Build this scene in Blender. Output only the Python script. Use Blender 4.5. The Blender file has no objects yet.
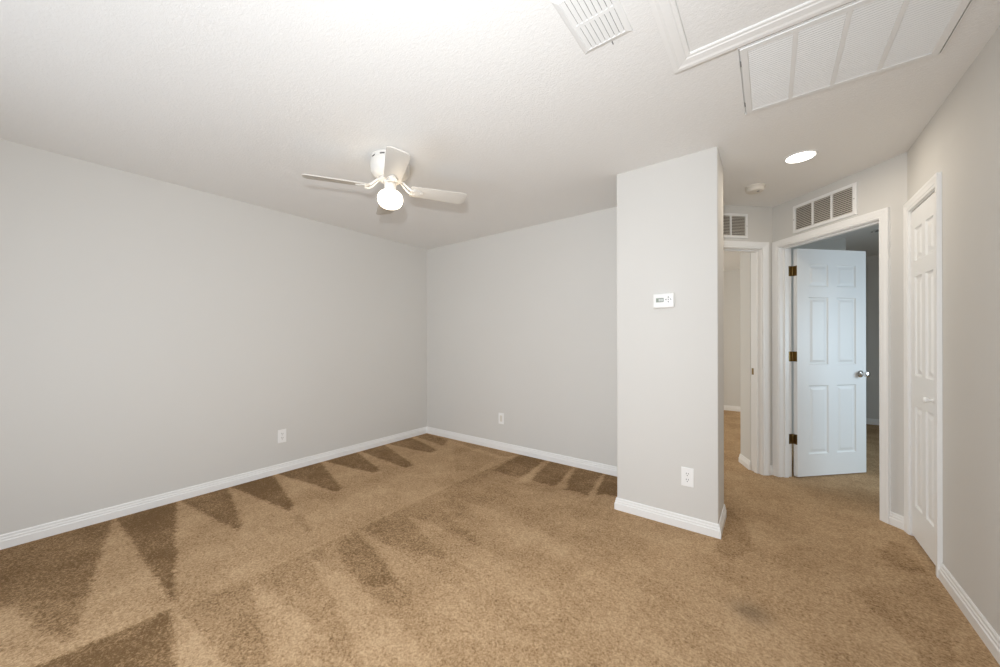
import bpy, bmesh, math, random
from mathutils import Vector, Matrix

scene = bpy.context.scene
col = scene.collection
R = math.radians
S2 = 2 ** -0.5
H = 2.44                     # ceiling height

# ------------------------------------------------------------------ camera
cam_d = bpy.data.cameras.new('camera')
cam = bpy.data.objects.new('camera', cam_d)
col.objects.link(cam)
cam.location = (0, 0, 1.2365)
cam_d.sensor_fit = 'HORIZONTAL'
cam_d.sensor_width = 36.0
cam_d.lens = 360.08 / 1000 * 36.0
cam_d.shift_x = 0.0054
cam_d.shift_y = 0.00635
cam_d.clip_start = 0.02
cam.rotation_euler = (Matrix.Rotation(R(37.391), 4, 'Z') @ Matrix.Rotation(R(90), 4, 'X')
                      @ Matrix.Rotation(R(-0.1357), 4, 'Z')).to_euler()
scene.camera = cam

# ------------------------------------------------------------------ world, exposure, daylight
world = bpy.data.worlds.new('world')
scene.world = world
world.use_nodes = True
world.node_tree.nodes['Background'].inputs[0].default_value = (0.85, 0.92, 1.0, 1)
world.node_tree.nodes['Background'].inputs[1].default_value = 1.0
vs = scene.view_settings
vs.view_transform = 'Standard'
vs.look = 'None'
vs.gamma = 1.0
vs.use_curve_mapping = False
vs.exposure = -0.12
scene.cycles.diffuse_bounces = 8
scene.cycles.max_bounces = 12


def area(name, loc, target, sx, sy, power, colour, spread=180):
    d = bpy.data.lights.new(name, 'AREA')
    d.shape = 'RECTANGLE'
    d.size = sx
    d.size_y = sy
    d.energy = power
    d.color = colour
    d.spread = R(spread)
    o = bpy.data.objects.new(name, d)
    col.objects.link(o)
    o.location = loc
    o.rotation_euler = (Vector(target) - Vector(loc)).to_track_quat('-Z', 'Y').to_euler()
    return o


# added fill light, set in an unseen window that is itself added
FILL_TINT = (0.84, 0.915, 1.0)
area('rear_fill_light', (-1.20, -1.06, 1.10), (-0.8, 2, 1.05), 3.0, 1.35, 41, FILL_TINT)
# the photographer's flash, just above the lens: it throws the fan's shadow on the ceiling
area('camera_flash', (-0.05, -0.06, 1.52), (-1.7, 1.6, 1.55), 0.08, 0.06, 37, (0.92, 0.96, 1.0), 150)
# daylight in the room beyond the open door, cool; a warm fill light added in the room beyond the left doorway
area('daylight_far_bedroom', (3.1, 4.1, 1.15), (0.4, 4.25, 0.45), 1.0, 1.2, 33, (0.68, 0.86, 1.0), 130)
area('left_bedroom_fill_light', (-3.6, 5.6, 1.3), (-0.4, 6.0, 1.0), 1.2, 1.4, 70, (0.95, 0.96, 0.92))


# ------------------------------------------------------------------ materials
def new_mat(name):
    m = bpy.data.materials.new(name)
    m.use_nodes = True
    return m, m.node_tree.nodes, m.node_tree.links, m.node_tree.nodes['Principled BSDF']


def plain(name, colour, rough=0.5, metal=0.0, bump=None, coat=0.0):
    m, n, l, b = new_mat(name)
    b.inputs['Base Color'].default_value = (*colour, 1)
    b.inputs['Roughness'].default_value = rough
    b.inputs['Metallic'].default_value = metal
    # faint procedural variation so nothing is dead flat
    tc = n.new('ShaderNodeTexCoord')
    nz = n.new('ShaderNodeTexNoise')
    nz.inputs['Scale'].default_value = bump[0] if bump else 60
    nz.inputs['Detail'].default_value = 4
    l.new(tc.outputs['Object'], nz.inputs['Vector'])
    bp = n.new('ShaderNodeBump')
    bp.inputs['Strength'].default_value = bump[1] if bump else 0.02
    bp.inputs['Distance'].default_value = bump[2] if bump else 0.001
    l.new(nz.outputs['Fac'], bp.inputs['Height'])
    l.new(bp.outputs['Normal'], b.inputs['Normal'])
    return m


def emissive(name, colour, strength):
    m, n, l, b = new_mat(name)
    b.inputs['Base Color'].default_value = (0.9, 0.9, 0.88, 1)
    b.inputs['Emission Color'].default_value = (*colour, 1)
    b.inputs['Emission Strength'].default_value = strength
    return m


def wall_paint():
    m, n, l, b = new_mat('greige_wall_paint')
    b.inputs['Roughness'].default_value = 0.75
    tc = n.new('ShaderNodeTexCoord')
    big = n.new('ShaderNodeTexNoise')
    big.inputs['Scale'].default_value = 1.3
    big.inputs['Detail'].default_value = 3
    l.new(tc.outputs['Object'], big.inputs['Vector'])
    mix = n.new('ShaderNodeMix')
    mix.data_type = 'RGBA'
    mix.inputs[6].default_value = (0.638, 0.622, 0.590, 1)
    mix.inputs[7].default_value = (0.660, 0.645, 0.614, 1)
    l.new(big.outputs['Fac'], mix.inputs[0])
    l.new(mix.outputs[2], b.inputs['Base Color'])
    nz = n.new('ShaderNodeTexNoise')
    nz.inputs['Scale'].default_value = 130
    nz.inputs['Detail'].default_value = 3
    l.new(tc.outputs['Object'], nz.inputs['Vector'])
    bp = n.new('ShaderNodeBump')
    bp.inputs['Strength'].default_value = 0.06
    bp.inputs['Distance'].default_value = 0.002
    l.new(nz.outputs['Fac'], bp.inputs['Height'])
    l.new(bp.outputs['Normal'], b.inputs['Normal'])
    return m


def ceiling_paint():
    m, n, l, b = new_mat('knockdown_ceiling')
    b.inputs['Base Color'].default_value = (0.82, 0.815, 0.80, 1)
    b.inputs['Roughness'].default_value = 0.85
    tc = n.new('ShaderNodeTexCoord')
    mp = n.new('ShaderNodeMapping')
    mp.inputs['Rotation'].default_value = (0, 0, R(20))
    mp.inputs['Scale'].default_value = (1.0, 1.5, 1.0)
    l.new(tc.outputs['Object'], mp.inputs['Vector'])
    nz = n.new('ShaderNodeTexNoise')
    nz.inputs['Scale'].default_value = 55
    nz.inputs['Detail'].default_value = 5
    nz.inputs['Roughness'].default_value = 0.6
    nz.inputs['Distortion'].default_value = 0.7
    l.new(mp.outputs['Vector'], nz.inputs['Vector'])
    rp = n.new('ShaderNodeValToRGB')
    rp.color_ramp.elements[0].position = 0.40
    rp.color_ramp.elements[1].position = 0.62
    l.new(nz.outputs['Fac'], rp.inputs['Fac'])
    bp = n.new('ShaderNodeBump')
    bp.inputs['Strength'].default_value = 0.18
    bp.inputs['Distance'].default_value = 0.004
    l.new(rp.outputs['Color'], bp.inputs['Height'])
    l.new(bp.outputs['Normal'], b.inputs['Normal'])
    return m


def carpet():
    m, n, l, b = new_mat('tan_cut_pile_carpet')
    b.inputs['Roughness'].default_value = 1.0
    b.inputs['Specular IOR Level'].default_value = 0.05
    b.inputs['Sheen Weight'].default_value = 0.15
    b.inputs['Sheen Roughness'].default_value = 0.6
    b.inputs['Sheen Tint'].default_value = (0.8, 0.6, 0.4, 1)
    tc = n.new('ShaderNodeTexCoord')
    at = n.new('ShaderNodeAttribute')
    at.attribute_name = 'nap'
    st = n.new('ShaderNodeAttribute')
    st.attribute_name = 'stain'

    def noise(scale, detail, rough=0.5, dist=0.0):
        q = n.new('ShaderNodeTexNoise')
        q.inputs['Scale'].default_value = scale
        q.inputs['Detail'].default_value = detail
        q.inputs['Roughness'].default_value = rough
        q.inputs['Distortion'].default_value = dist
        l.new(tc.outputs['Object'], q.inputs['Vector'])
        return q.outputs['Fac']

    def math_(op, a, bb, clamp=False):
        q = n.new('ShaderNodeMath')
        q.operation = op
        q.use_clamp = clamp
        for i, v in enumerate((a, bb)):
            if isinstance(v, (int, float)):
                q.inputs[i].default_value = v
            else:
                l.new(v, q.inputs[i])
        return q.outputs[0]
    patch = noise(3.0, 4, 0.6)
    mid = noise(26.0, 3, 0.65, 0.6)
    tuft = noise(82.0, 4, 0.8, 0.4)
    # pile direction: 0 = brushed light, 1 = brushed dark
    f = math_('MULTIPLY', at.outputs['Fac'], 0.74)
    f = math_('ADD', f, math_('MULTIPLY', math_('SUBTRACT', patch, 0.5), 0.9))
    f = math_('ADD', f, math_('MULTIPLY', math_('SUBTRACT', mid, 0.5), 0.7))
    f = math_('ADD', f, math_('MULTIPLY', math_('SUBTRACT', tuft, 0.5), 2.6))
    f = math_('ADD', f, 0.26, True)
    rp = n.new('ShaderNodeValToRGB')
    e = rp.color_ramp.elements
    e[0].position = 0.0
    e[0].color = (0.600, 0.418, 0.252, 1)
    e[1].position = 1.0
    e[1].color = (0.150, 0.083, 0.034, 1)
    k = e.new(0.5)
    k.color = (0.395, 0.254, 0.136, 1)
    l.new(f, rp.inputs['Fac'])
    mx = n.new('ShaderNodeMix')
    mx.data_type = 'RGBA'
    mx.inputs[7].default_value = (0.10, 0.075, 0.05, 1)
    l.new(math_('MULTIPLY', st.outputs['Fac'], 0.55), mx.inputs[0])
    l.new(rp.outputs['Color'], mx.inputs[6])
    l.new(mx.outputs[2], b.inputs['Base Color'])
    hgt = math_('ADD', math_('MULTIPLY', tuft, 0.7), math_('MULTIPLY', mid, 0.6))
    bp = n.new('ShaderNodeBump')
    bp.inputs['Strength'].default_value = 0.8
    bp.inputs['Distance'].default_value = 0.012
    l.new(hgt, bp.inputs['Height'])
    l.new(bp.outputs['Normal'], b.inputs['Normal'])
    return m


M_WALL = wall_paint()
M_CEIL = ceiling_paint()
M_CARPET = carpet()
M_TRIM = plain('white_gloss_trim', (0.84, 0.835, 0.82), 0.35)
M_DOOR = plain('white_door_paint', (0.82, 0.82, 0.81), 0.4, bump=(90, 0.05, 0.001))
M_METALW = plain('white_enamel_metal', (0.80, 0.80, 0.79), 0.45)
M_FAN = plain('white_fan_enamel', (0.74, 0.72, 0.68), 0.3)
M_BLADE = plain('cream_blade_laminate', (0.60, 0.57, 0.52), 0.45)
M_PLASTIC = plain('white_plastic', (0.86, 0.855, 0.84), 0.35)
M_CREAM = plain('aged_cream_plastic', (0.70, 0.66, 0.59), 0.45)
M_GREYPL = plain('grey_plastic', (0.22, 0.22, 0.22), 0.5)
M_SLOT = plain('dark_slot', (0.06, 0.055, 0.05), 0.7)
M_DUCT = plain('grey_duct_metal', (0.20, 0.185, 0.165), 0.7)
M_FILTER = plain('pale_air_filter', (0.66, 0.68, 0.67), 0.9, bump=(200, 0.2, 0.002))
M_LCD = plain('grey_green_lcd', (0.27, 0.31, 0.26), 0.25)
M_BRASS = plain('antique_brass', (0.20, 0.135, 0.055), 0.38, 1.0)
M_NICKEL = plain('satin_nickel', (0.70, 0.69, 0.67), 0.22, 1.0)
M_GLOBE = emissive('lit_opal_glass', (1.0, 0.84, 0.62), 5.0)
M_LENS = emissive('lit_downlight_lens', (1.0, 0.94, 0.84), 7.0)
M_WINDOW = plain('white_window_vinyl', (0.85, 0.85, 0.85), 0.4)


# ------------------------------------------------------------------ mesh helpers
def quad_box(bm, a, b, bevel=0.0, seg=1):
    x0, y0, z0 = a
    x1, y1, z1 = b
    v = [bm.verts.new(p) for p in ((x0, y0, z0), (x1, y0, z0), (x1, y1, z0), (x0, y1, z0),
                                   (x0, y0, z1), (x1, y0, z1), (x1, y1, z1), (x0, y1, z1))]
    fs = [bm.faces.new([v[i] for i in q]) for q in
          ((3, 2, 1, 0), (4, 5, 6, 7), (0, 1, 5, 4), (1, 2, 6, 5), (2, 3, 7, 6), (3, 0, 4, 7))]
    if bevel:
        es = set(e for f in fs for e in f.edges)
        bmesh.ops.bevel(bm, geom=list(es), offset=bevel, segments=seg, affect='EDGES', profile=0.5)


def box(a, b, bevel=0.0, seg=1):
    bm = bmesh.new()
    quad_box(bm, a, b, bevel, seg)
    return bm


def prism(bm, pts, z0, z1):
    lo = [bm.verts.new((x, y, z0)) for x, y in pts]
    hi = [bm.verts.new((x, y, z1)) for x, y in pts]
    n = len(pts)
    bm.faces.new(lo[::-1])
    bm.faces.new(hi)
    for i in range(n):
        bm.faces.new((lo[i], lo[(i + 1) % n], hi[(i + 1) % n], hi[i]))


def lathe(bm, prof, seg=32, mat=None, caps=True):
    """prof: list of (r, z) turned about z; mat moves the result."""
    mat = mat or Matrix()
    rings = []
    for r, z in prof:
        if r < 1e-6:
            rings.append([bm.verts.new(mat @ Vector((0, 0, z)))])
        else:
            rings.append([bm.verts.new(mat @ Vector((r * math.cos(2 * math.pi * i / seg),
                                                     r * math.sin(2 * math.pi * i / seg), z))) for i in range(seg)])
    for a, b in zip(rings, rings[1:]):
        for i in range(seg):
            j = (i + 1) % seg
            if len(a) == 1 and len(b) == 1:
                continue
            if len(a) == 1:
                bm.faces.new((a[0], b[i], b[j]))
            elif len(b) == 1:
                bm.faces.new((a[i], a[j], b[0]))
            else:
                bm.faces.new((a[i], a[j], b[j], b[i]))
    if caps:
        for ring in (rings[0], rings[-1]):
            if len(ring) > 1:
                bm.faces.new(ring)


def tube(bm, pts, radii, seg=10):
    """round tube through points"""
    pts = [Vector(p) for p in pts]
    if not isinstance(radii, (list, tuple)):
        radii = [radii] * len(pts)
    rings = []
    up = Vector((0, 0, 1))
    for i, p in enumerate(pts):
        t = (pts[min(i + 1, len(pts) - 1)] - pts[max(i - 1, 0)]).normalized()
        a = t.cross(up)
        if a.length < 1e-3:
            a = t.cross(Vector((1, 0, 0)))
        a.normalize()
        b = a.cross(t)
        rings.append([bm.verts.new(p + radii[i] * (a * math.cos(2 * math.pi * k / seg) + b * math.sin(2 * math.pi * k / seg)))
                      for k in range(seg)])
    for r0, r1 in zip(rings, rings[1:]):
        for k in range(seg):
            j = (k + 1) % seg
            bm.faces.new((r0[k], r0[j], r1[j], r1[k]))
    bm.faces.new(rings[0])
    bm.faces.new(rings[-1])


def offsets(path, closed=False):
    """mitre vectors along the left normal of each path vertex"""
    n = len(path)
    out = []
    for i in range(n):
        def nrm(a, b):
            d = Vector((b[0] - a[0], b[1] - a[1])).normalized()
            return Vector((-d.y, d.x))
        ns = []
        if closed or i > 0:
            ns.append(nrm(path[i - 1], path[i]))
        if closed or i < n - 1:
            ns.append(nrm(path[i], path[(i + 1) % n]))
        if len(ns) == 1:
            out.append(ns[0])
        else:
            m = (ns[0] + ns[1])
            out.append(m / (m.dot(ns[0])))
    return out


def sweep(path, prof, place, closed=False):
    """sweep a closed profile (n, h) along a 2-D path; returns one mesh per segment, mitred.
    place(u, v, h) -> xyz"""
    mit = offsets(path, closed)
    n = len(path)
    res = []
    for i in range(n if closed else n - 1):
        j = (i + 1) % n
        bm = bmesh.new()
        ends = []
        for k in (i, j):
            ends.append([bm.verts.new(place(path[k][0] + mit[k].x * a, path[k][1] + mit[k].y * a, h)) for a, h in prof])
        m = len(prof)
        for q in range(m):
            w = (q + 1) % m
            bm.faces.new((ends[0][q], ends[0][w], ends[1][w], ends[1][q]))
        bm.faces.new(ends[0][::-1])
        bm.faces.new(ends[1])
        res.append(bm)
    return res


def merge(bms):
    """several sweep pieces that meet at mitres -> one continuous mesh"""
    out = bmesh.new()
    for b in bms:
        me = bpy.data.meshes.new('tmp')
        b.to_mesh(me)
        b.free()
        out.from_mesh(me)
        bpy.data.meshes.remove(me)
    return out


def obj(name, bm, mat, parent=None, smooth=False, matrix=None):
    bmesh.ops.recalc_face_normals(bm, faces=bm.faces)
    me = bpy.data.meshes.new(name)
    bm.to_mesh(me)
    bm.free()
    me.materials.append(mat)
    if smooth:
        me.shade_smooth()
        try:
            me.set_sharp_from_angle(angle=R(35))
        except Exception:
            pass
    o = bpy.data.objects.new(name, me)
    col.objects.link(o)
    if parent:
        o.parent = parent
    if matrix is not None:
        o.matrix_local = matrix
    return o


def empty(name, loc, rz=0.0):
    o = bpy.data.objects.new(name, None)
    col.objects.link(o)
    o.empty_display_size = 0.1
    o.location = loc
    o.rotation_euler = (0, 0, rz)
    return o


def thing(o, label, cat, group=None):
    o['label'] = label
    o['category'] = cat
    if group:
        o['group'] = group
    return o


def structure(o, label=None, cat=None):
    o['kind'] = 'structure'
    if label:
        o['label'] = label
        o['category'] = cat
    return o


def copy_tree(o, parent=None):
    c = o.copy()
    col.objects.link(c)
    c.parent = parent
    for ch in [x for x in list(scene.objects) if x.parent == o]:
        copy_tree(ch, c)
    return c


# ------------------------------------------------------------------ the plan (metres; x = right along the back wall, y = into the room)
XL, YB, YP, XR = -3.636, 3.265, 2.630, 0.704      # left wall, back wall, partition face, right wall
PX0, PX1, PY1 = -0.888, -0.257, 2.977              # partition block
K = (0.022, 4.163)                                 # corner between the two doorway walls
YREAR = -1.00
T = 0.115
ROT_E, ROT_D = R(45), R(-46.2)


def wall_slab(length, openings, thick=T, h=H):
    """local frame: x along the wall seen from the room, y into the wall, z up; openings (x0,x1,z0,z1)"""
    xs = sorted({0.0, length, *[v for o in openings for v in o[:2]]})
    zs = sorted({0.0, h, *[v for o in openings for v in o[2:]]})
    bm = bmesh.new()

    def hole(i, j):
        if not (0 <= i < len(xs) - 1 and 0 <= j < len(zs) - 1):
            return True
        cx, cz = (xs[i] + xs[i + 1]) / 2, (zs[j] + zs[j + 1]) / 2
        return any(o[0] < cx < o[1] and o[2] < cz < o[3] for o in openings)
    cache = {}

    def V(x, y, z):
        k = (round(x, 5), round(y, 5), round(z, 5))
        if k not in cache:
            cache[k] = bm.verts.new(k)
        return cache[k]
    for i in range(len(xs) - 1):
        for j in range(len(zs) - 1):
            if hole(i, j):
                continue
            x0, x1, z0, z1 = xs[i], xs[i + 1], zs[j], zs[j + 1]
            for y in (0, thick):
                bm.faces.new((V(x0, y, z0), V(x1, y, z0), V(x1, y, z1), V(x0, y, z1)))
            for di, dj, a, b in ((-1, 0, (x0, z0), (x0, z1)), (1, 0, (x1, z0), (x1, z1)),
                                 (0, -1, (x0, z0), (x1, z0)), (0, 1, (x0, z1), (x1, z1))):
                if hole(i + di, j + dj):
                    bm.faces.new((V(a[0], 0, a[1]), V(b[0], 0, b[1]), V(b[0], thick, b[1]), V(a[0], thick, a[1])))
    return bm


def put(o, loc, rz):
    o.location = loc
    o.rotation_euler = (0, 0, rz)
    return o


# ------------------------------------------------------------------ floor with its carpet
NAP = [
    (0.75, [(-3.7, -0.6), (-3.639, -0.087), (-3.62, 0.377), (-2.60, 0.185), (-2.75, 0.05), (-2.9, -0.2), (-2.9, -0.6)]),
    (0.55, [(-2.95, 0.25), (-2.256, 0.118), (-2.55, 0.02), (-2.9, -0.05)]),
    (0.95, [(-3.63, 0.388), (-3.63, 0.713), (-2.229, 0.432)]),
    (0.85, [(-3.63, 0.726), (-3.63, 1.044), (-2.827, 0.892), (-2.744, 0.844)]),
    (0.95, [(-3.63, 1.06), (-3.63, 1.391), (-2.841, 1.232), (-2.764, 1.171)]),
    (0.9, [(-3.63, 1.424), (-3.63, 1.826), (-2.846, 1.617), (-2.804, 1.549)]),
    (0.9, [(-3.63, 1.862), (-3.63, 2.238), (-2.951, 2.059), (-2.929, 1.979)]),
    (0.85, [(-3.63, 2.274), (-3.63, 2.595), (-2.8, 2.345), (-2.804, 2.237)]),
    (0.8, [(-3.63, 2.629), (-3.63, 2.992), (-2.965, 2.827), (-2.957, 2.7)]),
    (0.7, [(-3.63, 3.046), (-3.63, 3.242), (-3.163, 3.185), (-3.021, 2.976)]),
    (0.45, [(-2.686, 1.137), (-2.643, 1.207), (-2.355, 1.138), (-2.357, 1.107)]),
    (0.3, [(-2.215, 0.418), (-2.161, 0.717), (-1.654, 0.606), (-1.368, 0.513), (-1.464, 0.44), (-1.872, 0.441)]),
    (0.85, [(-2.222, 0.0), (-2.199, 0.415), (-1.961, 0.373), (-1.62, 0.321), (-1.90, -0.3), (-2.2, -0.3)]),
    (0.35, [(-2.163, 0.736), (-2.119, 0.978), (-1.678, 0.9), (-1.394, 0.804), (-1.624, 0.728)]),
    (0.45, [(-2.137, 0.746), (-2.147, 0.821), (-1.961, 0.782)]),
    (0.68, [(-2.103, 1.13), (-2.117, 1.304), (-1.811, 1.249), (-1.502, 1.159), (-1.567, 1.046), (-1.834, 1.058)]),
    (0.35, [(-2.117, 1.017), (-2.103, 1.13), (-1.834, 1.058), (-1.743, 1.005)]),
    (0.55, [(-2.135, 1.351), (-2.123, 1.947), (-1.797, 1.828), (-1.381, 1.677), (-1.475, 1.42), (-1.848, 1.323)]),
    (0.3, [(-2.132, 2.009), (-2.095, 2.546), (-1.444, 2.189), (-1.209, 1.946), (-1.583, 1.901)]),
    (0.85, [(-2.142, 3.26), (-1.825, 3.26), (-1.759, 2.8), (-1.807, 2.674), (-2.092, 2.707)]),
    (0.45, [(-2.092, 2.707), (-1.807, 2.674), (-1.77, 2.455), (-1.534, 2.325), (-1.925, 2.313), (-2.092, 2.459)]),
    (0.85, [(-1.786, 3.26), (-1.514, 3.26), (-1.438, 2.731), (-1.671, 2.691)]),
    (0.85, [(-1.497, 3.26), (-1.223, 3.26), (-1.118, 2.684), (-1.239, 2.731), (-1.37, 2.706)]),
    (0.95, [(-1.204, 3.26), (-0.89, 3.26), (-0.89, 2.85), (-1.057, 2.821), (-1.119, 2.706)]),
    (0.5, [(-3.342, 3.24), (-2.133, 3.24), (-2.223, 3.084), (-2.753, 3.129)]),
    (0.35, [(-3.003, 3.091), (-2.246, 3.026), (-2.215, 2.517), (-2.38, 2.49)]),
    (0.45, [(-0.31, 3.146), (-0.137, 2.996), (-0.072, 2.629), (-0.157, 2.419), (-0.256, 2.44)]),
    (0.4, [(0.575, 3.227), (0.642, 3.21), (0.664, 2.88), (0.543, 2.84), (0.496, 2.961)]),
    (0.35, [(0.312, 2.471), (0.65, 2.821), (0.656, 2.53), (0.558, 2.134), (0.446, 1.937), (0.439, 2.196)]),
]


LIGHT = [
    [(-1.836, 3.223), (-1.752, 2.584), (-1.657, 2.656)],
    [(-1.511, 3.163), (-1.431, 2.688), (-1.344, 2.737)],
    [(-1.22, 3.194), (-1.136, 2.624), (-1.071, 2.673)],
    [(-2.208, 0.424), (-1.778, 0.358), (-1.522, 0.314), (-1.218, 0.545), (-1.627, 0.473)],
    [(-2.165, 0.714), (-1.654, 0.606), (-1.5, 0.57), (-1.258, 0.753), (-1.495, 0.759), (-1.87, 0.746)],
    [(-2.105, 0.977), (-1.67, 0.906), (-1.371, 0.821), (-1.219, 0.783), (-0.993, 0.955), (-1.524, 1.017), (-1.816, 1.019)],
    [(-2.122, 1.315), (-1.749, 1.259), (-1.476, 1.151), (-1.082, 1.041), (-0.82, 1.24), (-1.144, 1.297), (-1.551, 1.34)],
    [(-2.051, 1.636), (-1.816, 1.674), (-1.087, 1.646), (-0.794, 1.546), (-0.891, 1.432), (-1.545, 1.487)],
    [(-1.959, 2.048), (-1.716, 2.062), (-1.031, 2.009), (-0.759, 1.962), (-0.93, 1.81), (-1.396, 1.88)],
]


def signed(poly, x, y):
    """signed distance to a polygon, negative inside"""
    d2 = 1e9
    inside = False
    n = len(poly)
    for i in range(n):
        ax, ay = poly[i]
        bx, by = poly[(i + 1) % n]
        ex, ey = bx - ax, by - ay
        t = max(0.0, min(1.0, ((x - ax) * ex + (y - ay) * ey) / (ex * ex + ey * ey + 1e-12)))
        px, py = ax + t * ex - x, ay + t * ey - y
        d2 = min(d2, px * px + py * py)
        if (ay > y) != (by > y) and x < ax + (y - ay) * ex / ey:
            inside = not inside
    d = math.sqrt(d2)
    return -d if inside else d


def build_floor():
    fx0, fx1, fy0, fy1 = -3.76, 3.3, YREAR - 0.15, 7.6
    st = 0.017
    gx = [fx0, XL - 0.04] + [XL + st * i for i in range(int((XR - XL) / st) + 2)] + [fx1]
    gy = [fy0, -0.6] + [-0.6 + st * (i + 1) for i in range(int((YB + 0.4 + 0.6) / st))] + [fy1]
    vals = []
    verts = []
    boxes = [(d, pl, min(p[0] for p in pl) - .1, max(p[0] for p in pl) + .1,
              min(p[1] for p in pl) - .1, max(p[1] for p in pl) + .1) for d, pl in NAP]
    lights = [(pl, min(p[0] for p in pl) - .1, max(p[0] for p in pl) + .1,
               min(p[1] for p in pl) - .1, max(p[1] for p in pl) + .1) for pl in LIGHT]

    def base(x, y):
        """overall lie of the pile: lighter strip by the left wall, darker brushed field beside it"""
        if x < -2.14:
            return 0.16
        f = max(0.0, min(1.0, (x + 2.14) / 1.9))
        return 0.42 * (1 - f) + 0.10 * f
    rnd = random.Random(4)
    w = 0.010
    for y in gy:
        for x in gx:
            v = base(x, y)
            jx = x + rnd.gauss(0, 0.006)
            jy = y + rnd.gauss(0, 0.006)
            for d, pl, a, b, c, e in boxes:
                if a < x < b and c < y < e:
                    s = signed(pl, jx, jy)
                    k = max(0.0, min(1.0, 0.5 - s / (2 * w)))
                    v = max(v, d * k)
            for n_, (pl, a, b, c, e) in enumerate(lights):
                if a < x < b and c < y < e:
                    k = max(0.0, min(1.0, 0.5 - signed(pl, jx, jy) / (2 * w)))
                    v *= 1 - (0.85 if n_ < 6 else 0.55) * k
            sx, sy = (x + 0.07) / 0.075, (y - 2.0) / 0.07
            q = math.exp(-(sx * sx + sy * sy))
            verts.append((x, y, 0.0))
            vals.append((v, q))
    nx = len(gx)
    faces = [(j * nx + i, j * nx + i + 1, (j + 1) * nx + i + 1, (j + 1) * nx + i)
             for j in range(len(gy) - 1) for i in range(nx - 1)]
    # a slab with thickness below the pile
    base = len(verts)
    verts += [(fx0, fy0, -0.12), (fx1, fy0, -0.12), (fx1, fy1, -0.12), (fx0, fy1, -0.12)]
    faces.append((base + 3, base + 2, base + 1, base))
    vals += [(0, 0)] * 4
    me = bpy.data.meshes.new('floor')
    me.from_pydata(verts, [], faces)
    a = me.attributes.new('nap', 'FLOAT', 'POINT')
    a.data.foreach_set('value', [v[0] for v in vals])
    a = me.attributes.new('stain', 'FLOAT', 'POINT')
    a.data.foreach_set('value', [v[1] for v in vals])
    me.materials.append(M_CARPET)
    o = bpy.data.objects.new('floor', me)
    col.objects.link(o)
    return structure(o, 'tan cut pile carpet floor with vacuum marks', 'floor')


build_floor()
structure(obj('ceiling', box((-3.76, YREAR - 0.15, H), (3.3, 7.6, H + 0.12)), M_CEIL),
          'white knockdown textured ceiling', 'ceiling')

# ------------------------------------------------------------------ walls
structure(obj('wall_left', box((XL - T, YREAR, 0), (XL, YB, H)), M_WALL), 'long plain greige wall on the left', 'wall')
structure(obj('wall_back', box((XL - T, YB, 0), (PX0, YB + T, H)), M_WALL), 'greige back wall behind the partition', 'wall')

# the partition block that carries the thermostat, plus its tie to the doorway wall
bm = bmesh.new()
prism(bm, [(PX0, YP), (PX1, YP), (PX1, PY1), (PX0 + T, PY1), (PX0 + T, YB + 0.106), (PX0, YB)], 0, H)
ed = [e for e in bm.edges if abs(e.verts[0].co.z - e.verts[1].co.z) > 1
      and abs(e.verts[0].co.y - YP) < 1e-4]
bmesh.ops.bevel(bm, geom=ed, offset=0.006, segments=3, affect='EDGES', profile=0.5)
structure(obj('wall_partition', bm, M_WALL, smooth=True), 'short greige partition wall carrying the thermostat', 'wall')

# doorway walls (each at 45 degrees)
LE = 1.27
E_CL = (LE - 0.874, LE - 0.114)                    # clear opening on wall E, local x from its left end
o = obj('wall_hall_left', wall_slab(LE, [(E_CL[0] - .019, E_CL[1] + .019, 0, 2.074)]), M_WALL)
put(o, (K[0] - LE * S2, K[1] - LE * S2, 0), ROT_E)
structure(o, 'greige hall wall around the narrow left doorway', 'wall')
LD = 0.985
D_CL = (0.072, 0.831)
o = obj('wall_hall_right', wall_slab(LD + 0.05, [(D_CL[0] - .019, D_CL[1] + .019, 0, 2.074)]), M_WALL)
put(o, (K[0], K[1], 0), ROT_D)
structure(o, 'greige hall wall around the open door', 'wall')

# right wall with the closet opening
Y0R = 3.452
C_CL = (Y0R - 3.388, Y0R - 2.929)
o = obj('wall_right', wall_slab(Y0R - YREAR, [(C_CL[0] - .019, C_CL[1] + .019, 0, 2.053)]), M_WALL)
put(o, (XR, Y0R, 0), R(-90))
structure(o, 'greige wall on the right with the closet door', 'wall')

# rear wall behind the camera, its large window opening added to let light in
RW = (0.35, 3.70, 0.35, 1.90)
o = obj('wall_rear', wall_slab(XR - XL + 2 * T, [RW]), M_WALL)
put(o, (XR + T, YREAR, 0), R(180))
structure(o, 'greige rear wall with an added wide window opening', 'wall')

# rooms beyond the doorways
bm = bmesh.new()
prism(bm, [(-3.76, 7.45), (3.3, 7.45), (3.3, 7.6), (-3.76, 7.6)], 0, H)
structure(obj('wall_far', bm, M_WALL), 'far wall of the rooms beyond the doorways', 'wall')
structure(obj('wall_far_right', box((3.2, 2.6, 0), (3.3, 7.45, H)), M_WALL), 'right wall of the room beyond the open door', 'wall')
structure(obj('wall_far_left', box((-3.76, YB + T, 0), (-3.66, 7.45, H)), M_WALL), 'left wall of the room beyond the left doorway', 'wall')
structure(obj('wall_far_rear', box((XR + T, 2.6, 0), (3.2, 2.7, H)), M_WALL), 'near wall of the room beyond the open door', 'wall')
bm = bmesh.new()
prism(bm, [(-0.146, 4.172), (-0.236, 4.385), (-0.10, 4.56), (-0.10, 7.45), (0.05, 7.45), (0.05, 4.36),
           (0.010, 4.3135)], 0, H)
structure(obj('wall_bedroom', bm, M_WALL), 'greige wall end seen through the narrow left doorway', 'wall')
bm = bmesh.new()
prism(bm, [(0.722, 5.95), (0.05, 5.95), (0.05, 7.45), (0.80, 7.45)], 0, H)
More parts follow.
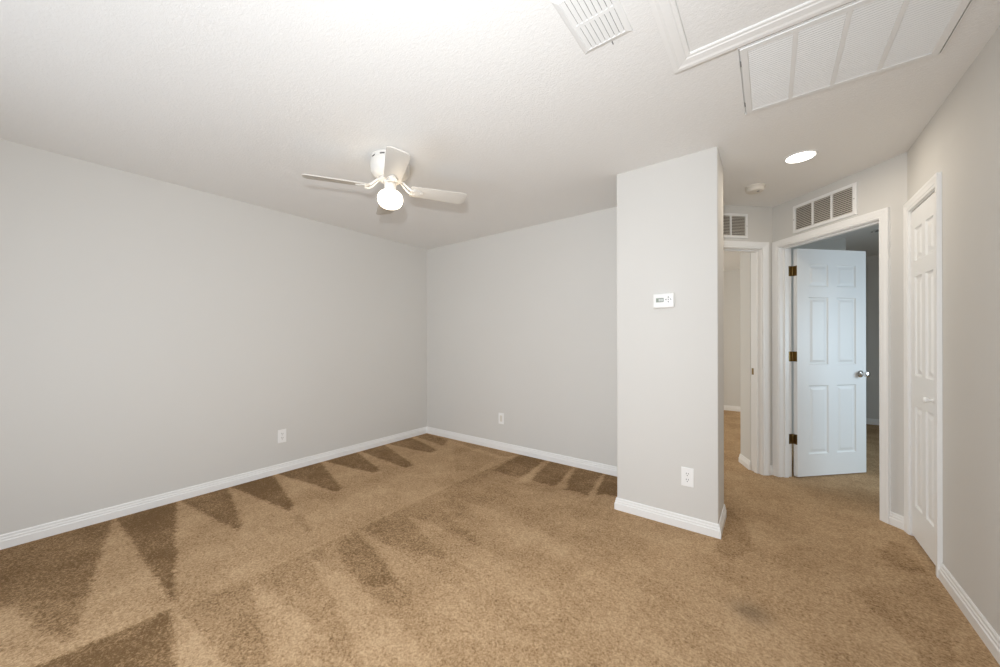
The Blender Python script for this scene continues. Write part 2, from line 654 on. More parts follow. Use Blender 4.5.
structure(obj('wall_bedroom_corner', bm, M_WALL), 'greige wall corner seen above the open door', 'wall')

# ------------------------------------------------------------------ baseboards
BB = [(0, 0), (0.015, 0), (0.015, 0.046), (0.011, 0.051), (0.011, 0.062), (0.0075, 0.067), (0.0075, 0.078), (0.004, 0.084), (0, 0.084)]


def baseboard(name, path, label):
    """path runs with the room on its left"""
    o = obj(name, merge(sweep(path, BB, lambda u, v, h: (u, v, h))), M_TRIM)
    structure(o, label, 'baseboard')
    return o


def lp(rot, org, x, y=0.0):
    return (org[0] + x * math.cos(rot) - y * math.sin(rot), org[1] + x * math.sin(rot) + y * math.cos(rot))


EO = (K[0] - LE * S2, K[1] - LE * S2)
# room on the left of the direction of travel: walk clockwise seen from above is room on the right, so go the other way round
baseboard('baseboard_left', [(PX0, YB), (XL, YB), (XL, YREAR)], 'white baseboard along the left and back walls')
baseboard('baseboard_partition', [(PX1, PY1), (PX1, YP), (PX0, YP), (PX0, YB - 0.014)], 'white baseboard wrapping the partition')
CW = 0.0625
baseboard('baseboard_hall', [lp(ROT_D, K, D_CL[0] - CW), K, lp(ROT_E, EO, E_CL[1] + CW)], 'short white baseboard between the two hall doorways')
baseboard('baseboard_hall_right', [(XR - 0.003, Y0R + 0.003), lp(ROT_D, K, D_CL[1] + CW)],
          'short white baseboard between open door and closet')
baseboard('baseboard_right', [(XR, YREAR), (XR, 2.929 - CW)], 'white baseboard along the right wall')
baseboard('baseboard_far', [(3.2, 7.45), (0.80, 7.45)], 'white baseboard far beyond the open door')
baseboard('baseboard_far_left', [(-0.10, 7.45), (-3.66, 7.45)], 'white baseboard far beyond the left doorway')
baseboard('baseboard_bedroom', [(-0.146, 4.172), (-0.236, 4.385), (-0.10, 4.56)], 'white baseboard on the wall end beyond the left doorway')

baseboard('baseboard_bedroom_side', [(0.05, 5.95), (0.05, 4.33)], 'white baseboard behind the open door')

# ------------------------------------------------------------------ door frames
CAS = [(0, 0), (0, 0.009), (0.003, 0.011), (0.012, 0.011), (0.016, 0.014), (0.036, 0.016), (0.044, 0.018), (0.057, 0.018), (0.057, 0)]


def door_frame(name, loc, rot, x0, x1, label, stop_y, head=2.04, back=True):
    """x0..x1 clear opening; jambs, stop and casings in local wall frame"""
    t = structure(empty(name, (loc[0], loc[1], 0), rot), label, 'door frame')
    rv = 0.005
    path = [(x0 - rv, 0.0), (x0 - rv, head + rv), (x1 + rv, head + rv), (x1 + rv, 0.0)]
    for nm, b in zip(('casing', 'head_casing', 'casing'), sweep(path, CAS, lambda u, v, h: (u, -h, v))):
        obj(nm, b, M_TRIM, t)
    if back:
        for nm, b in zip(('casing', 'head_casing', 'casing'), sweep(path, CAS, lambda u, v, h: (u, T + h, v))):
            obj(nm, b, M_TRIM, t)
    obj('jamb', box((x0 - .019, 0, 0), (x0, T, head), 0.001), M_TRIM, t)
    j = obj('jamb', box((x1, 0, 0), (x1 + .019, T, head), 0.001), M_TRIM, t)
    obj('head_jamb', box((x0 - .019, 0, head), (x1 + .019, T, head + .019), 0.001), M_TRIM, t)
    if stop_y:
        a, b_ = stop_y
        path = [(x0, 0.0), (x0, head), (x1, head), (x1, 0.0)]
        prof = [(0, a), (-0.011, a), (-0.011, b_), (0, b_)]
        obj('door_stop', merge(sweep(path, prof, lambda u, v, h: (u, h, v))), M_TRIM, t)
    return t, j


fr, j = door_frame('trim_1', EO, ROT_E, *E_CL, 'white door frame of the narrow left doorway', (0.040, 0.075), head=2.055)
sp = obj('strike_plate', box((E_CL[1] - 0.0015, 0.080, 0.905), (E_CL[1], 0.108, 0.965), 0.0006), M_BRASS, fr)
sp['label'] = 'small brass strike plate'
door_frame('trim_2', K, ROT_D, *D_CL, 'white door frame around the open panelled door', (0.040, 0.075), head=2.055, back=False)
door_frame('trim_3', (XR, Y0R), R(-90), *C_CL, 'white door frame of the narrow closet', None, head=2.034, back=False)


# ------------------------------------------------------------------ six-panel slabs
def panel_slab(w, h, th, cols, rows):
    """x 0..w, y 0..th, z 0..h; both faces carry raised panels"""
    bm = bmesh.new()
    xs = sorted({0, w, *[v for c in cols for v in c]})
    zs = sorted({0, h, *[v for r in rows for v in r]})
    for y, s in ((0.0, 1), (th, -1)):
        for i in range(len(xs) - 1):
            for k in range(len(zs) - 1):
                x0, x1, z0, z1 = xs[i], xs[i + 1], zs[k], zs[k + 1]
                if (x0, x1) in [tuple(c) for c in cols] and (z0, z1) in [tuple(r) for r in rows]:
                    rings = []
                    for ins, dep in ((0, 0), (0.005, 0.006), (0.010, 0.0085), (0.020, 0.0085), (0.038, 0.0025), (0.041, 0.0015)):
                        ins = min(ins, (x1 - x0) * 0.36)
                        yy = y + s * dep
                        rings.append([bm.verts.new(p) for p in ((x0 + ins, yy, z0 + ins), (x1 - ins, yy, z0 + ins),
                                                                (x1 - ins, yy, z1 - ins), (x0 + ins, yy, z1 - ins))])
                    for a, b in zip(rings, rings[1:]):
                        for q in range(4):
                            e = (q + 1) % 4
                            bm.faces.new((a[q], a[e], b[e], b[q]))
                    bm.faces.new(rings[-1])
                else:
                    bm.faces.new([bm.verts.new(p) for p in ((x0, y, z0), (x1, y, z0), (x1, y, z1), (x0, y, z1))])
    for a, b in (((0, 0), (w, 0)), ((w, 0), (w, h)), ((w, h), (0, h)), ((0, h), (0, 0))):
        bm.faces.new([bm.verts.new(p) for p in ((a[0], 0, a[1]), (b[0], 0, b[1]), (b[0], th, b[1]), (a[0], th, a[1]))])
    bmesh.ops.remove_doubles(bm, verts=bm.verts, dist=1e-5)
    return bm


ROWS = [(0.195, 0.81), (0.995, 1.60), (1.695, 1.895)]
SW = 0.731
# open door: hinge pin on the far bedroom side of the left jamb
pin = lp(ROT_D, K, D_CL[0] + 0.001, T + 0.010)
door2 = structure(empty('door_2', (pin[0], pin[1], 0.012), ROT_D + R(92.2)),
                  'white six panel door standing open into the bluish bedroom', 'door')
slab = panel_slab(SW, 2.030, 0.035, [(0.118, 0.324), (0.414, 0.620)], ROWS)
# local x runs along the open door, the seen face is local y = -0.038
obj('slab', slab, M_DOOR, door2, matrix=Matrix.Translation((0.006, -0.038, 0)))
for side, y0, sg in ((0, -0.038, -1), (1, -0.003, 1)):
    bm = bmesh.new()
    m = Matrix.Translation((SW - 0.058, y0, 0.905)) @ Matrix.Rotation(R(90) * (1 if sg < 0 else -1), 4, 'X')
    lathe(bm, [(0, 0), (0.032, 0), (0.032, 0.004), (0.026, 0.009), (0.012, 0.012), (0.0105, 0.030),
               (0.016, 0.036), (0.026, 0.044), (0.0285, 0.054), (0.026, 0.062), (0.016, 0.067), (0, 0.068)], 28, m, caps=False)
    k = obj('door_knob', bm, M_NICKEL, door2, smooth=True)
    k['label'] = 'satin nickel round door knob'
lt = obj('latch_plate', box((SW + 0.0028, -0.032, 0.875), (SW + 0.0042, -0.009, 0.935)), M_NICKEL, door2)
for z in (0.285, 1.025, 1.79):
    bm = bmesh.new()
    # barrel, leaf on the slab edge, leaf on the jamb (jamb face lies along local -x, door turned 91 degrees)
    m = Matrix.Translation((0, 0, z))
    lathe(bm, [(0, 0), (0.004, 0), (0.0062, 0.004), (0.0062, 0.085), (0.004, 0.089), (0, 0.089)], 14, m, caps=False)
    quad_box(bm, (0.0030, -0.036, z), (0.0060, 0.0, z + 0.089), 0.0004)
    quad_box(bm, (-0.040, -0.0016, z), (0.0, 0.0006, z + 0.089), 0.0004)
    h = obj('hinge', bm, M_BRASS, door2, smooth=True)
    h['label'] = 'antique brass butt hinge'

# closet door, nearly flush with the wall face
cw = C_CL[1] - C_CL[0]
door3 = structure(empty('door_3', (XR, Y0R, 0.016), R(-90)), 'narrow white panelled closet door in the right wall', 'door')
obj('slab', panel_slab(cw - 0.006, 2.008, 0.035, [(0.067, 0.197), (0.257, 0.387)], ROWS), M_DOOR, door3,
    matrix=Matrix.Translation((C_CL[0] + 0.003, 0.002, 0)))
bm = bmesh.new()
lathe(bm, [(0, -0.003), (0.009, -0.003), (0.007, 0.006), (0.007, 0.012), (0.013, 0.020), (0.0165, 0.028), (0.014, 0.034), (0.007, 0.037), (0, 0.037)],
      24, Matrix.Translation((Y0R - 3.010, 0.002, 0.885)) @ Matrix.Rotation(R(90), 4, 'X'), caps=False)
k = obj('door_knob', bm, M_PLASTIC, door3, smooth=True)
k['label'] = 'small white closet knob'
# the closet behind the door, so its gaps open on something real
structure(obj('wall_closet', box((XR + 0.62, 2.7, 0), (XR + 0.7, 4.1, H)), M_WALL), 'back wall of the closet', 'wall')


# ------------------------------------------------------------------ unseen window behind the camera, added for its light
def window(name, loc, rot, rect, label, mull):
    x0, x1, z0, z1 = rect
    t = structure(empty(name, loc, rot), label, 'window')
    w = 0.045
    path = [(x0, z0), (x0, z1), (x1, z1), (x1, z0)]
    prof = [(0, 0.03), (-w, 0.03), (-w, 0.08), (0, 0.08)]
    obj('window_frame', merge(sweep(path, prof, lambda u, v, h: (u, h, v), closed=True)), M_WINDOW, t)
    for k in range(1, mull):
        x = x0 + (x1 - x0) * k / mull
        obj('mullion', box((x - .02, .035, z0 + w), (x + .02, .075, z1 - w)), M_WINDOW, t)
    obj('window_sill', box((x0 - .03, -.03, z0 - .02), (x1 + .03, .03, z0), .003), M_WINDOW, t)
    return t


window('added_window_1', (XR + T, YREAR, 0), R(180), RW, 'added wide white framed window, unseen behind the camera', 3)


# ------------------------------------------------------------------ ceiling fan
FX, FY = -2.0, 1.48
fan = thing(empty('ceiling_fan', (FX, FY, H)), 'white four bladed hugger ceiling fan with a lit globe', 'ceiling fan')
bm = bmesh.new()
lathe(bm, [(0, 0), (0.118, 0), (0.124, -0.004), (0.124, -0.012), (0.119, -0.015), (0.119, -0.026), (0.124, -0.029), (0.124, -0.031), (0, -0.031)], 48, caps=False)
plate = obj('ceiling_plate', bm, M_FAN, fan, smooth=True)
bm = bmesh.new()
lathe(bm, [(0, -0.031), (0.123, -0.031), (0.126, -0.038), (0.126, -0.078), (0.123, -0.094), (0.115, -0.110), (0.102, -0.122), (0.086, -0.130), (0.074, -0.133), (0, -0.133)], 48, caps=False)
obj('motor_housing', bm, M_FAN, fan, smooth=True)
slot0 = None
for i in range(10):
    m = Matrix.Rotation(2 * math.pi * i / 10 + 0.2, 4, 'Z')
    if slot0 is None:
        slot0 = obj('cooling_slot', box((0.1175, -0.016, -0.0245), (0.1197, 0.016, -0.0175)), M_SLOT, plate, matrix=m)
    else:
        c = slot0.copy()
        col.objects.link(c)
        c.parent = plate
        c.matrix_local = m
bm = bmesh.new()
lathe(bm, [(0, -0.133), (0.066, -0.133), (0.068, -0.136), (0.068, -0.148), (0.064, -0.152), (0, -0.152)], 40, caps=False)
obj('flywheel', bm, M_FAN, fan, smooth=True)
bm = bmesh.new()
lathe(bm, [(0, -0.152), (0.046, -0.152), (0.044, -0.156), (0.038, -0.160), (0.038, -0.212), (0.041, -0.216), (0.041, -0.224), (0, -0.224)], 36, caps=False)
obj('light_fitter', bm, M_FAN, fan, smooth=True)
# mushroom globe
prof = [(0.040, -0.219), (0.050, -0.2205), (0.061, -0.2245)]
for i in range(0, 25):
    a = math.pi * (0.30 + 0.70 * i / 24)
    prof.append((0.082 * math.sin(a) ** 0.62 if i < 24 else 0.0, -0.268 + (0.055 if a < math.pi / 2 else 0.060) * math.cos(a)))
bm = bmesh.new()
lathe(bm, prof, 40, caps=False)
g = obj('lamp_globe', bm, M_GLOBE, fan, smooth=True)
g['label'] = 'lit opal glass globe'
# pull chain
bm = bmesh.new()
tube(bm, [(0.046, -0.010, -0.158), (0.052, -0.012, -0.170), (0.053, -0.012, -0.225)], 0.0016, 6)
lathe(bm, [(0, 0), (0.004, -0.003), (0.005, -0.012), (0.003, -0.018), (0, -0.019)], 10, Matrix.Translation((0.053, -0.012, -0.225)), caps=False)
obj('pull_chain', bm, M_FAN, fan, smooth=True)


PITCH = R(-13)


def blade_mesh():
    """blade along +x, r 0.165 .. 0.52, rounded tip corners"""
    r0, r1, w0, w1, th = 0.130, 0.520, 0.055, 0.066, 0.006
    pts = [(r0 + 0.012, -w0), (r1 - 0.035, -w1)]
    for i in range(1, 7):
        a = -math.pi / 2 + math.pi / 2 * i / 6
        pts.append((r1 - 0.035 + 0.035 * math.cos(a), -w1 + 0.035 + 0.035 * math.sin(a)))
    for i in range(0, 7):
        a = math.pi / 2 * i / 6
        pts.append((r1 - 0.035 + 0.035 * math.cos(a), w1 - 0.035 + 0.035 * math.sin(a)))
    pts += [(r0 + 0.012, w0), (r0, w0 - 0.012), (r0, -w0 + 0.012)]
    bm = bmesh.new()
    prism(bm, pts, 0, th)
    ed = [e for e in bm.edges if abs(e.verts[0].co.z - e.verts[1].co.z) < 1e-6]
    bmesh.ops.bevel(bm, geom=ed, offset=0.0015, segments=2, affect='EDGES', profile=0.5)
    return bm


def iron_mesh():
    bm = bmesh.new()
    # two curved arms from the flywheel dropping to a plate under the blade
    for s in (-1, 1):
        pts = []
        for i in range(9):
            t = i / 8
            x = 0.062 + 0.098 * t
            y = s * (0.010 + 0.020 * math.sin(math.pi * t * 0.85))
            z = -0.142 - 0.060 * (t * t * (3 - 2 * t)) - 0.014 * math.sin(math.pi * t)
            pts.append((x, y, z))
        tube(bm, pts, [0.0065] * 8 + [0.005], 8)
    pl = [(0.142, -0.026), (0.158, -0.034), (0.180, -0.027), (0.212, -0.010), (0.218, 0), (0.212, 0.010), (0.180, 0.027), (0.158, 0.034), (0.142, 0.026)]
    flat = bmesh.new()
    prism(flat, pl, -0.205, -0.2003)
    for x, y in ((0.160, -0.020), (0.160, 0.020), (0.200, 0)):
        lathe(flat, [(0, 0), (0.005, 0.001), (0.006, 0.0035), (0, 0.0035)], 10, Matrix.Translation((x, y, -0.2085)), caps=False)
    tl = Matrix.Translation((0, 0, -0.2)) @ Matrix.Rotation(PITCH, 4, 'X') @ Matrix.Translation((0, 0, 0.2))
    for v in flat.verts:
        v.co = tl @ v.co
    me = bpy.data.meshes.new('tmp')
    flat.to_mesh(me)
    flat.free()
    bm.from_mesh(me)
    bpy.data.meshes.remove(me)
    return bm


bl = im = None
for i, deg in enumerate((-121.5, -31.5, 58.5, 148.5)):
    mz = Matrix.Rotation(R(deg), 4, 'Z')
    tilt = Matrix.Translation((0, 0, -0.2000)) @ Matrix.Rotation(PITCH, 4, 'X')
    if bl is None:
        bl = obj('fan_blade', blade_mesh(), M_BLADE, fan, smooth=True, matrix=mz @ tilt)
        im = obj('blade_iron', iron_mesh(), M_FAN, bl, smooth=True)
        im.matrix_local = (mz @ tilt).inverted() @ mz
    else:
        b = bl.copy()
        col.objects.link(b)
        b.parent = fan
        b.matrix_local = mz @ tilt
        c = im.copy()
        col.objects.link(c)
        c.parent = b
        c.matrix_local = tilt.inverted()

# ------------------------------------------------------------------ recessed downlight, smoke alarm
dl = thing(empty('recessed_light', (0.163, 3.115, H)), 'round lit recessed downlight in the hall ceiling', 'ceiling light')
bm = bmesh.new()
lathe(bm, [(0.074, 0.0), (0.090, 0.0), (0.090, -0.003), (0.084, -0.006), (0.076, -0.0045), (0.074, -0.002)], 48, caps=False)
bmesh.ops.remove_doubles(bm, verts=bm.verts, dist=1e-6)
obj('trim_ring', bm, M_METALW, dl, smooth=True)
bm = bmesh.new()
lathe(bm, [(0, -0.0055), (0.045, -0.0052), (0.075, -0.0045), (0.075, 0.0), (0, 0.0)], 48, caps=False)
ln = obj('lens', bm, M_LENS, dl, smooth=True)
ln['label'] = 'glowing lens'
ar = bpy.data.lights.new('downlight_bulb', 'AREA')
ar.shape = 'DISK'
ar.size = 0.13
ar.energy = 4.2
ar.color = (1.0, 0.88, 0.72)
ao = bpy.data.objects.new('downlight_bulb', ar)
col.objects.link(ao)
ao.location = (0.163, 3.115, H - 0.008)

sm = thing(empty('smoke_detector', (-0.090, 3.505, H)), 'round cream smoke detector on the hall ceiling', 'smoke alarm')
bm = bmesh.new()
lathe(bm, [(0, 0), (0.066, 0), (0.066, -0.010), (0.062, -0.012), (0, -0.012)], 40, caps=False)
obj('mounting_base', bm, M_CREAM, sm, smooth=True)
bm = bmesh.new()
lathe(bm, [(0, -0.012), (0.060, -0.012), (0.062, -0.018), (0.060, -0.034), (0.052, -0.042), (0.034, -0.045), (0, -0.045)], 40, caps=False)
obj('alarm_cover', bm, M_CREAM, sm, smooth=True)
bm = bmesh.new()
lathe(bm, [(0, -0.0445), (0.009, -0.0445), (0.009, -0.0475), (0, -0.048)], 16, Matrix.Translation((0.02, -0.015, 0)), caps=False)
obj('test_button', bm, M_GREYPL, sm, smooth=True)


# ------------------------------------------------------------------ grilles
def wall_grille(name, loc, rot, x0, x1, z0, z1, nsec, label, group):
    """stamped return grille on a wall; local frame, faces -y"""
    cx = (x0 + x1) / 2
    px, py = lp(rot, loc, cx)
    t = thing(empty(name, (px, py, z0), rot), label, 'wall vent', group)
    w, h = x1 - x0, z1 - z0
    fw = 0.024
    prof = [(0, 0), (0, 0.011), (0.002, 0.013), (fw - 0.004, 0.013), (fw, 0.009), (fw, 0)]
    # outward is left of the path, so walk the outer rim and go inward with negative offsets
    path = [(-w / 2 + fw, fw), (-w / 2 + fw, h - fw), (w / 2 - fw, h - fw), (w / 2 - fw, fw)]
    obj('frame', merge(sweep(path, prof, lambda u, v, hh: (u, -hh, v), closed=True)), M_METALW, t)
    iw = w - 2 * fw
    bw = 0.012
    for k in range(1, nsec):
        x = -iw / 2 + iw * k / nsec
        obj('divider', box((x - bw / 2, -0.0125, fw - .002), (x + bw / 2, -0.002, h - fw + .002)), M_METALW, t)
    bm = bmesh.new()
    n = 13
    pitch = (h - 2 * fw) / n
    for i in range(n):
        zc = fw + pitch * (i + 0.5)
        # slat sloping down toward the room
        v = [bm.verts.new(p) for p in (
            (-iw / 2, -0.0115, zc - pitch * 0.46), (iw / 2, -0.0115, zc - pitch * 0.46),
            (iw / 2, -0.0020, zc + pitch * 0.10), (-iw / 2, -0.0020, zc + pitch * 0.10),
            (-iw / 2, -0.0115, zc - pitch * 0.36), (iw / 2, -0.0115, zc - pitch * 0.36),
            (iw / 2, -0.0020, zc + pitch * 0.20), (-iw / 2, -0.0020, zc + pitch * 0.20))]
        for q in ((3, 2, 1, 0), (4, 5, 6, 7), (0, 1, 5, 4), (1, 2, 6, 5), (2, 3, 7, 6), (3, 0, 4, 7)):
            bm.faces.new([v[k] for k in q])
    obj('louvers', bm, M_CREAM, t)
    obj('backing', box((-iw / 2 - .004, -0.0015, fw - .004), (iw / 2 + .004, -0.0003, h - fw + .004)), M_DUCT, t)
    for sx in (-1, 1):
        bm = bmesh.new()
        lathe(bm, [(0, 0.0025), (0.003, 0.002), (0.004, 0), (0, 0)], 10,
              Matrix.Translation((sx * (w / 2 - fw / 2), -0.0125, h / 2)) @ Matrix.Rotation(R(90), 4, 'X'), caps=False)
        obj('screw', bm, M_GREYPL, t)
    return t


wall_grille('wall_vent', K, ROT_D, 0.207, 0.697, 2.138, 2.371, 3,
            'three section white louvered vent above the open panelled door', 'hall transfer vents')
wall_grille('wall_vent', EO, ROT_E, LE - 0.745, LE - 0.260, 2.145, 2.368, 3,
            'white louvered vent above the narrow left doorway, partly behind the partition', 'hall transfer vents')

# ceiling return grille: x -0.105..0.573, y 1.787..2.337
gx0, gx1, gy0, gy1 = -0.105, 0.573, 1.787, 2.337
rg = thing(empty('return_air_grille', ((gx0 + gx1) / 2, (gy0 + gy1) / 2, H)),
           'large white four section return air grille on the ceiling', 'air grille')
w, d = gx1 - gx0, gy1 - gy0
fw = 0.036
path = [(-w / 2 + fw, -d / 2 + fw), (-w / 2 + fw, d / 2 - fw), (w / 2 - fw, d / 2 - fw), (w / 2 - fw, -d / 2 + fw)]
rim = [(fw - 0.004, 0), (fw - 0.004, 0.010), (fw, 0.010), (fw, 0)]
face = [(0, 0.006), (0, 0.010), (0.003, 0.013), (fw - 0.010, 0.013), (fw - 0.008, 0.010), (fw - 0.008, 0.006)]
obj('outer_rim', merge(sweep(path, rim, lambda u, v, hh: (u, v, -hh), closed=True)), M_METALW, rg)
obj('door_frame', merge(sweep(path, face, lambda u, v, hh: (u, v, -hh), closed=True)), M_METALW, rg)
iw, idp = w - 2 * fw, d - 2 * fw
for k in range(1, 4):
    x = -iw / 2 + iw * k / 4
    obj('divider', box((x - 0.008, -idp / 2 - .002, -0.0125), (x + 0.008, idp / 2 + .002, -0.006)), M_METALW, rg)
bm = bmesh.new()
n = 34
pitch = idp / n
for i in range(n):
    yc = -idp / 2 + pitch * (i + 0.5)
    v = [bm.verts.new(p) for p in (
        (-iw / 2, yc - pitch * 0.46, -0.0085), (iw / 2, yc - pitch * 0.46, -0.0085),
        (iw / 2, yc + pitch * 0.02, -0.0115), (-iw / 2, yc + pitch * 0.02, -0.0115),
        (-iw / 2, yc - pitch * 0.42, -0.0077), (iw / 2, yc - pitch * 0.42, -0.0077),
        (iw / 2, yc + pitch * 0.07, -0.0107), (-iw / 2, yc + pitch * 0.07, -0.0107))]
    for q in ((3, 2, 1, 0), (4, 5, 6, 7), (0, 1, 5, 4), (1, 2, 6, 5), (2, 3, 7, 6), (3, 0, 4, 7)):
        bm.faces.new([v[k] for k in q])
obj('louvers', bm, M_METALW, rg)
obj('air_filter', box((-iw / 2 - .004, -idp / 2 - .004, -0.003), (iw / 2 + .004, idp / 2 + .004, -0.0005)), M_FILTER, rg)
for s in (-1, 1):
    bm = bmesh.new()
    quad_box(bm, (-0.003, -0.018, -0.0155), (0.003, 0.018, -0.0105), 0.001)
    obj('latch', bm, M_GREYPL, rg, matrix=Matrix.Translation((-w / 2 + 0.0075, s * 0.17, 0.003)))

# supply register: x -0.615..-0.421, y 1.135..1.438
sx0, sx1, sy0, sy1 = -0.615, -0.421, 1.140, 1.438
sr = thing(empty('supply_register', ((sx0 + sx1) / 2, (sy0 + sy1) / 2, H)),
           'small white slotted air register on the ceiling beside the attic hatch', 'air vent')
w, d = sx1 - sx0, sy1 - sy0
fw = 0.022
path = [(-w / 2 + fw, -d / 2 + fw), (-w / 2 + fw, d / 2 - fw), (w / 2 - fw, d / 2 - fw), (w / 2 - fw, -d / 2 + fw)]
prof = [(0, 0), (0, 0.009), (0.003, 0.010), (fw - 0.004, 0.0055), (fw, 0.003), (fw, 0)]
obj('frame', merge(sweep(path, prof, lambda u, v, hh: (u, v, -hh), closed=True)), M_METALW, sr)
iw, idp = w - 2 * fw, d - 2 * fw
obj('centre_bar', box((-iw / 2 - .002, -0.007, -0.0095), (iw / 2 + .002, 0.007, -0.002)), M_METALW, sr)
for s, nm in ((-1, 'louvers'), (1, 'louvers')):
    bm = bmesh.new()
    n = 8
    pitch = iw / n
    ya, yb = (0.006, idp / 2 + .001) if s > 0 else (-idp / 2 - .001, -0.006)
    for i in range(n):
        xc = -iw / 2 + pitch * (i + 0.5)
        a, b = -0.47, 0.34
        tk = 0.06
        v = [bm.verts.new(p) for p in (
            (xc + pitch * a, ya, -0.0095), (xc + pitch * a, yb, -0.0095), (xc + pitch * b, yb, -0.0060), (xc + pitch * b, ya, -0.0060),
            (xc + pitch * (a + tk), ya, -0.0102), (xc + pitch * (a + tk), yb, -0.0102),
            (xc + pitch * (b + tk), yb, -0.0067), (xc + pitch * (b + tk), ya, -0.0067))]
        for q in ((3, 2, 1, 0), (4, 5, 6, 7), (0, 1, 5, 4), (1, 2, 6, 5), (2, 3, 7, 6), (3, 0, 4, 7)):
            bm.faces.new([v[k] for k in q])
    obj('louvers', bm, M_METALW, sr)
obj('duct', box((-iw / 2 - .003, -idp / 2 - .003, -0.0015), (iw / 2 + .003, idp / 2 + .003, -0.0003)), M_SLOT, sr)
obj('damper_lever', box((iw * 0.12 - .0015, d / 2 - 0.006, -0.012), (iw * 0.12 + .0015, d / 2 + 0.010, -0.008)), M_GREYPL, sr)

# attic hatch: outer x -0.335..0.455, y 0.95..1.764
hx0, hx1, hy0, hy1 = -0.335, 0.470, 0.935, 1.765
ah = thing(empty('attic_hatch', ((hx0 + hx1) / 2, (hy0 + hy1) / 2, H)), 'white moulded attic access hatch beside the return grille', 'attic hatch')
w, d = hx1 - hx0, hy1 - hy0
cw_ = 0.072
path = [(-w / 2 + cw_, -d / 2 + cw_), (-w / 2 + cw_, d / 2 - cw_), (w / 2 - cw_, d / 2 - cw_), (w / 2 - cw_, -d / 2 + cw_)]
prof = [(0, 0), (0, 0.009), (0.004, 0.011), (0.014, 0.011), (0.019, 0.014), (0.046, 0.016), (0.056, 0.019), (cw_, 0.019), (cw_, 0)]
for b in sweep(path, prof, lambda u, v, hh: (u, v, -hh), closed=True):
    obj('moulding', b, M_TRIM, ah)
obj('hatch_panel', box((-w / 2 + cw_ + .002, -d / 2 + cw_ + .002, -0.004), (w / 2 - cw_ - .002, d / 2 - cw_ - .002, -0.0005)), M_CEIL, ah)


# ------------------------------------------------------------------ electrical plates and thermostat
def outlet(loc, rot, label):
    t = thing(empty('wall_outlet', loc, rot), label, 'outlet', 'wall plates')
    obj('cover_plate', box((-0.037, -0.006, -0.0615), (0.037, -0.0002, 0.0615), 0.003, 2), M_PLASTIC, t)
    for z in (-0.0195, 0.0195):
        bm = bmesh.new()
        pts = []
        for i in range(24):
            a = 2 * math.pi * i / 24
            pts.append((0.0172 * math.cos(a), max(-0.0135, min(0.0135, 0.0172 * math.sin(a)))))
        lo_ = [bm.verts.new((x, -0.0058, z + y)) for x, y in pts]
        hi_ = [bm.verts.new((x, -0.0080, z + y)) for x, y in pts]
        bm.faces.new(hi_)
        bm.faces.new(lo_[::-1])
        for i in range(24):
            j = (i + 1) % 24
            bm.faces.new((lo_[i], lo_[j], hi_[j], hi_[i]))
        f = obj('socket', bm, M_PLASTIC, t)
        for x, hh in ((-0.0062, 0.0090), (0.0062, 0.0078)):
            obj('slot', box((x - 0.0016, -0.0084, z + 0.003 - hh / 2 + .002), (x + 0.0016, -0.0078, z + 0.003 + hh / 2 + .002)), M_SLOT, f)
        bm = bmesh.new()
        lathe(bm, [(0, 0), (0.0028, 0), (0.0028, 0.0006), (0, 0.0006)], 12,
              Matrix.Translation((0, -0.0078, z - 0.0075)) @ Matrix.Rotation(R(90), 4, 'X'), caps=False)
        obj('ground_hole', bm, M_SLOT, f)
    bm = bmesh.new()
    lathe(bm, [(0, 0.0012), (0.0022, 0.001), (0.003, 0), (0, 0)], 12, Matrix.Translation((0, -0.006, 0)) @ Matrix.Rotation(R(90), 4, 'X'), caps=False)
    obj('screw', bm, M_METALW, t)
    return t


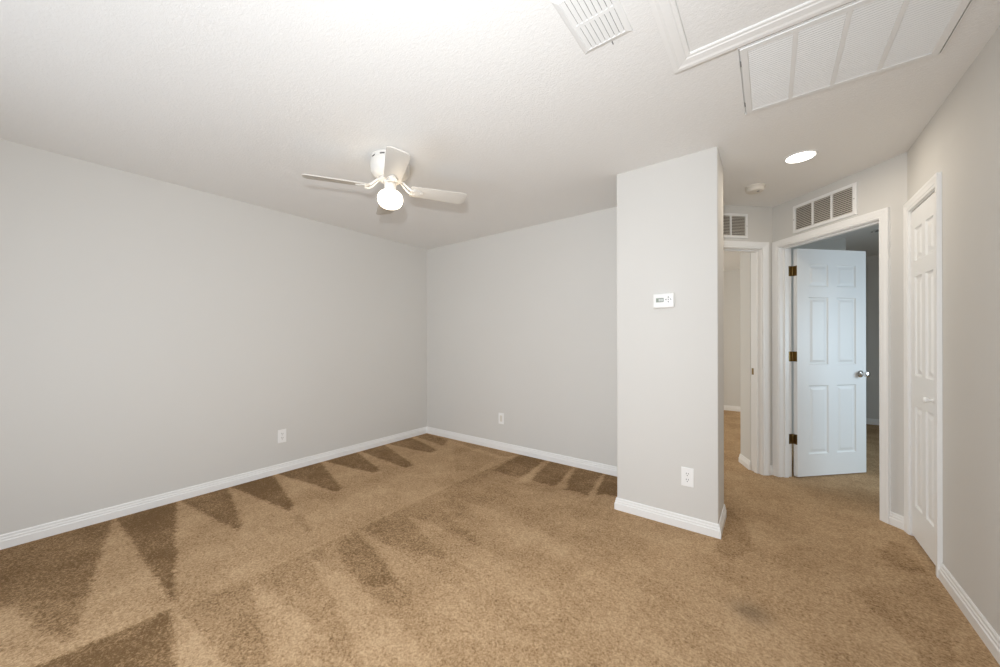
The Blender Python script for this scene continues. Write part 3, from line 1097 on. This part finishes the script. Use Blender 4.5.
outlet((XL, 1.471, 0.340), R(90), 'white duplex outlet on the long left wall')
outlet((-0.428, YP, 0.339), 0, 'white duplex outlet low on the partition below the thermostat')
bp_ = thing(empty('wall_plate', (-2.402, YB, 0.352)), 'white rocker style wall plate on the back wall', 'wall plate', 'wall plates')
obj('cover_plate', box((-0.037, -0.006, -0.0615), (0.037, -0.0002, 0.0615), 0.003, 2), M_PLASTIC, bp_)
ins = obj('insert', box((-0.0165, -0.0078, -0.034), (0.0165, -0.0055, 0.034), 0.0012), M_CREAM, bp_)
ins['label'] = 'slightly darker rectangular insert'

th = thing(empty('thermostat', (-0.567, YP, 1.497)), 'white digital thermostat on the partition wall', 'thermostat')
obj('back_plate', box((-0.062, -0.006, -0.044), (0.062, -0.0002, 0.044), 0.003), M_PLASTIC, th)
obj('body', box((-0.066, -0.028, -0.050), (0.066, -0.006, 0.050), 0.011, 4), M_PLASTIC, th, smooth=True)
sc_ = obj('display', box((-0.045, -0.0288, -0.010), (0.003, -0.0275, 0.018)), M_LCD, th)
sc_['label'] = 'grey green lcd display'
bm = bmesh.new()
for x0_, x1_ in ((-0.028, -0.020), (-0.017, -0.009), (-0.007, -0.001)):
    quad_box(bm, (x0_, -0.0291, -0.004), (x1_, -0.0287, 0.012))
obj('display_segments', bm, M_FILTER, sc_)
for cx_, cz_, a_ in ((0.032, 0.021, 0), (0.032, -0.009, 180), (0.047, 0.006, -90), (0.017, 0.006, 90)):
    bm = bmesh.new()
    pts = [(0.0066 * math.cos(R(90 + a_ + 120 * i)), 0.0066 * math.sin(R(90 + a_ + 120 * i))) for i in range(3)]
    lo_ = [bm.verts.new((cx_ + x, -0.0278, cz_ + z)) for x, z in pts]
    hi_ = [bm.verts.new((cx_ + x, -0.0292, cz_ + z)) for x, z in pts]
    bm.faces.new(hi_)
    bm.faces.new(lo_[::-1])
    for i in range(3):
        bm.faces.new((lo_[i], lo_[(i + 1) % 3], hi_[(i + 1) % 3], hi_[i]))
    obj('arrow_button', bm, M_GREYPL, th)
obj('centre_button', box((0.0285, -0.0290, 0.0025), (0.0355, -0.0278, 0.0095)), M_GREYPL, th)
obj('badge', box((-0.046, -0.0286, -0.0285), (-0.002, -0.0279, -0.0255)), M_METALW, th)

# supply register on the ceiling of the room beyond the open door
r2 = copy_tree(sr)
r2.location = (1.06, 5.74, H)
r2.rotation_euler = (0, 0, R(90))
thing(r2, 'small air register on the dim ceiling beyond the open door', 'air vent')
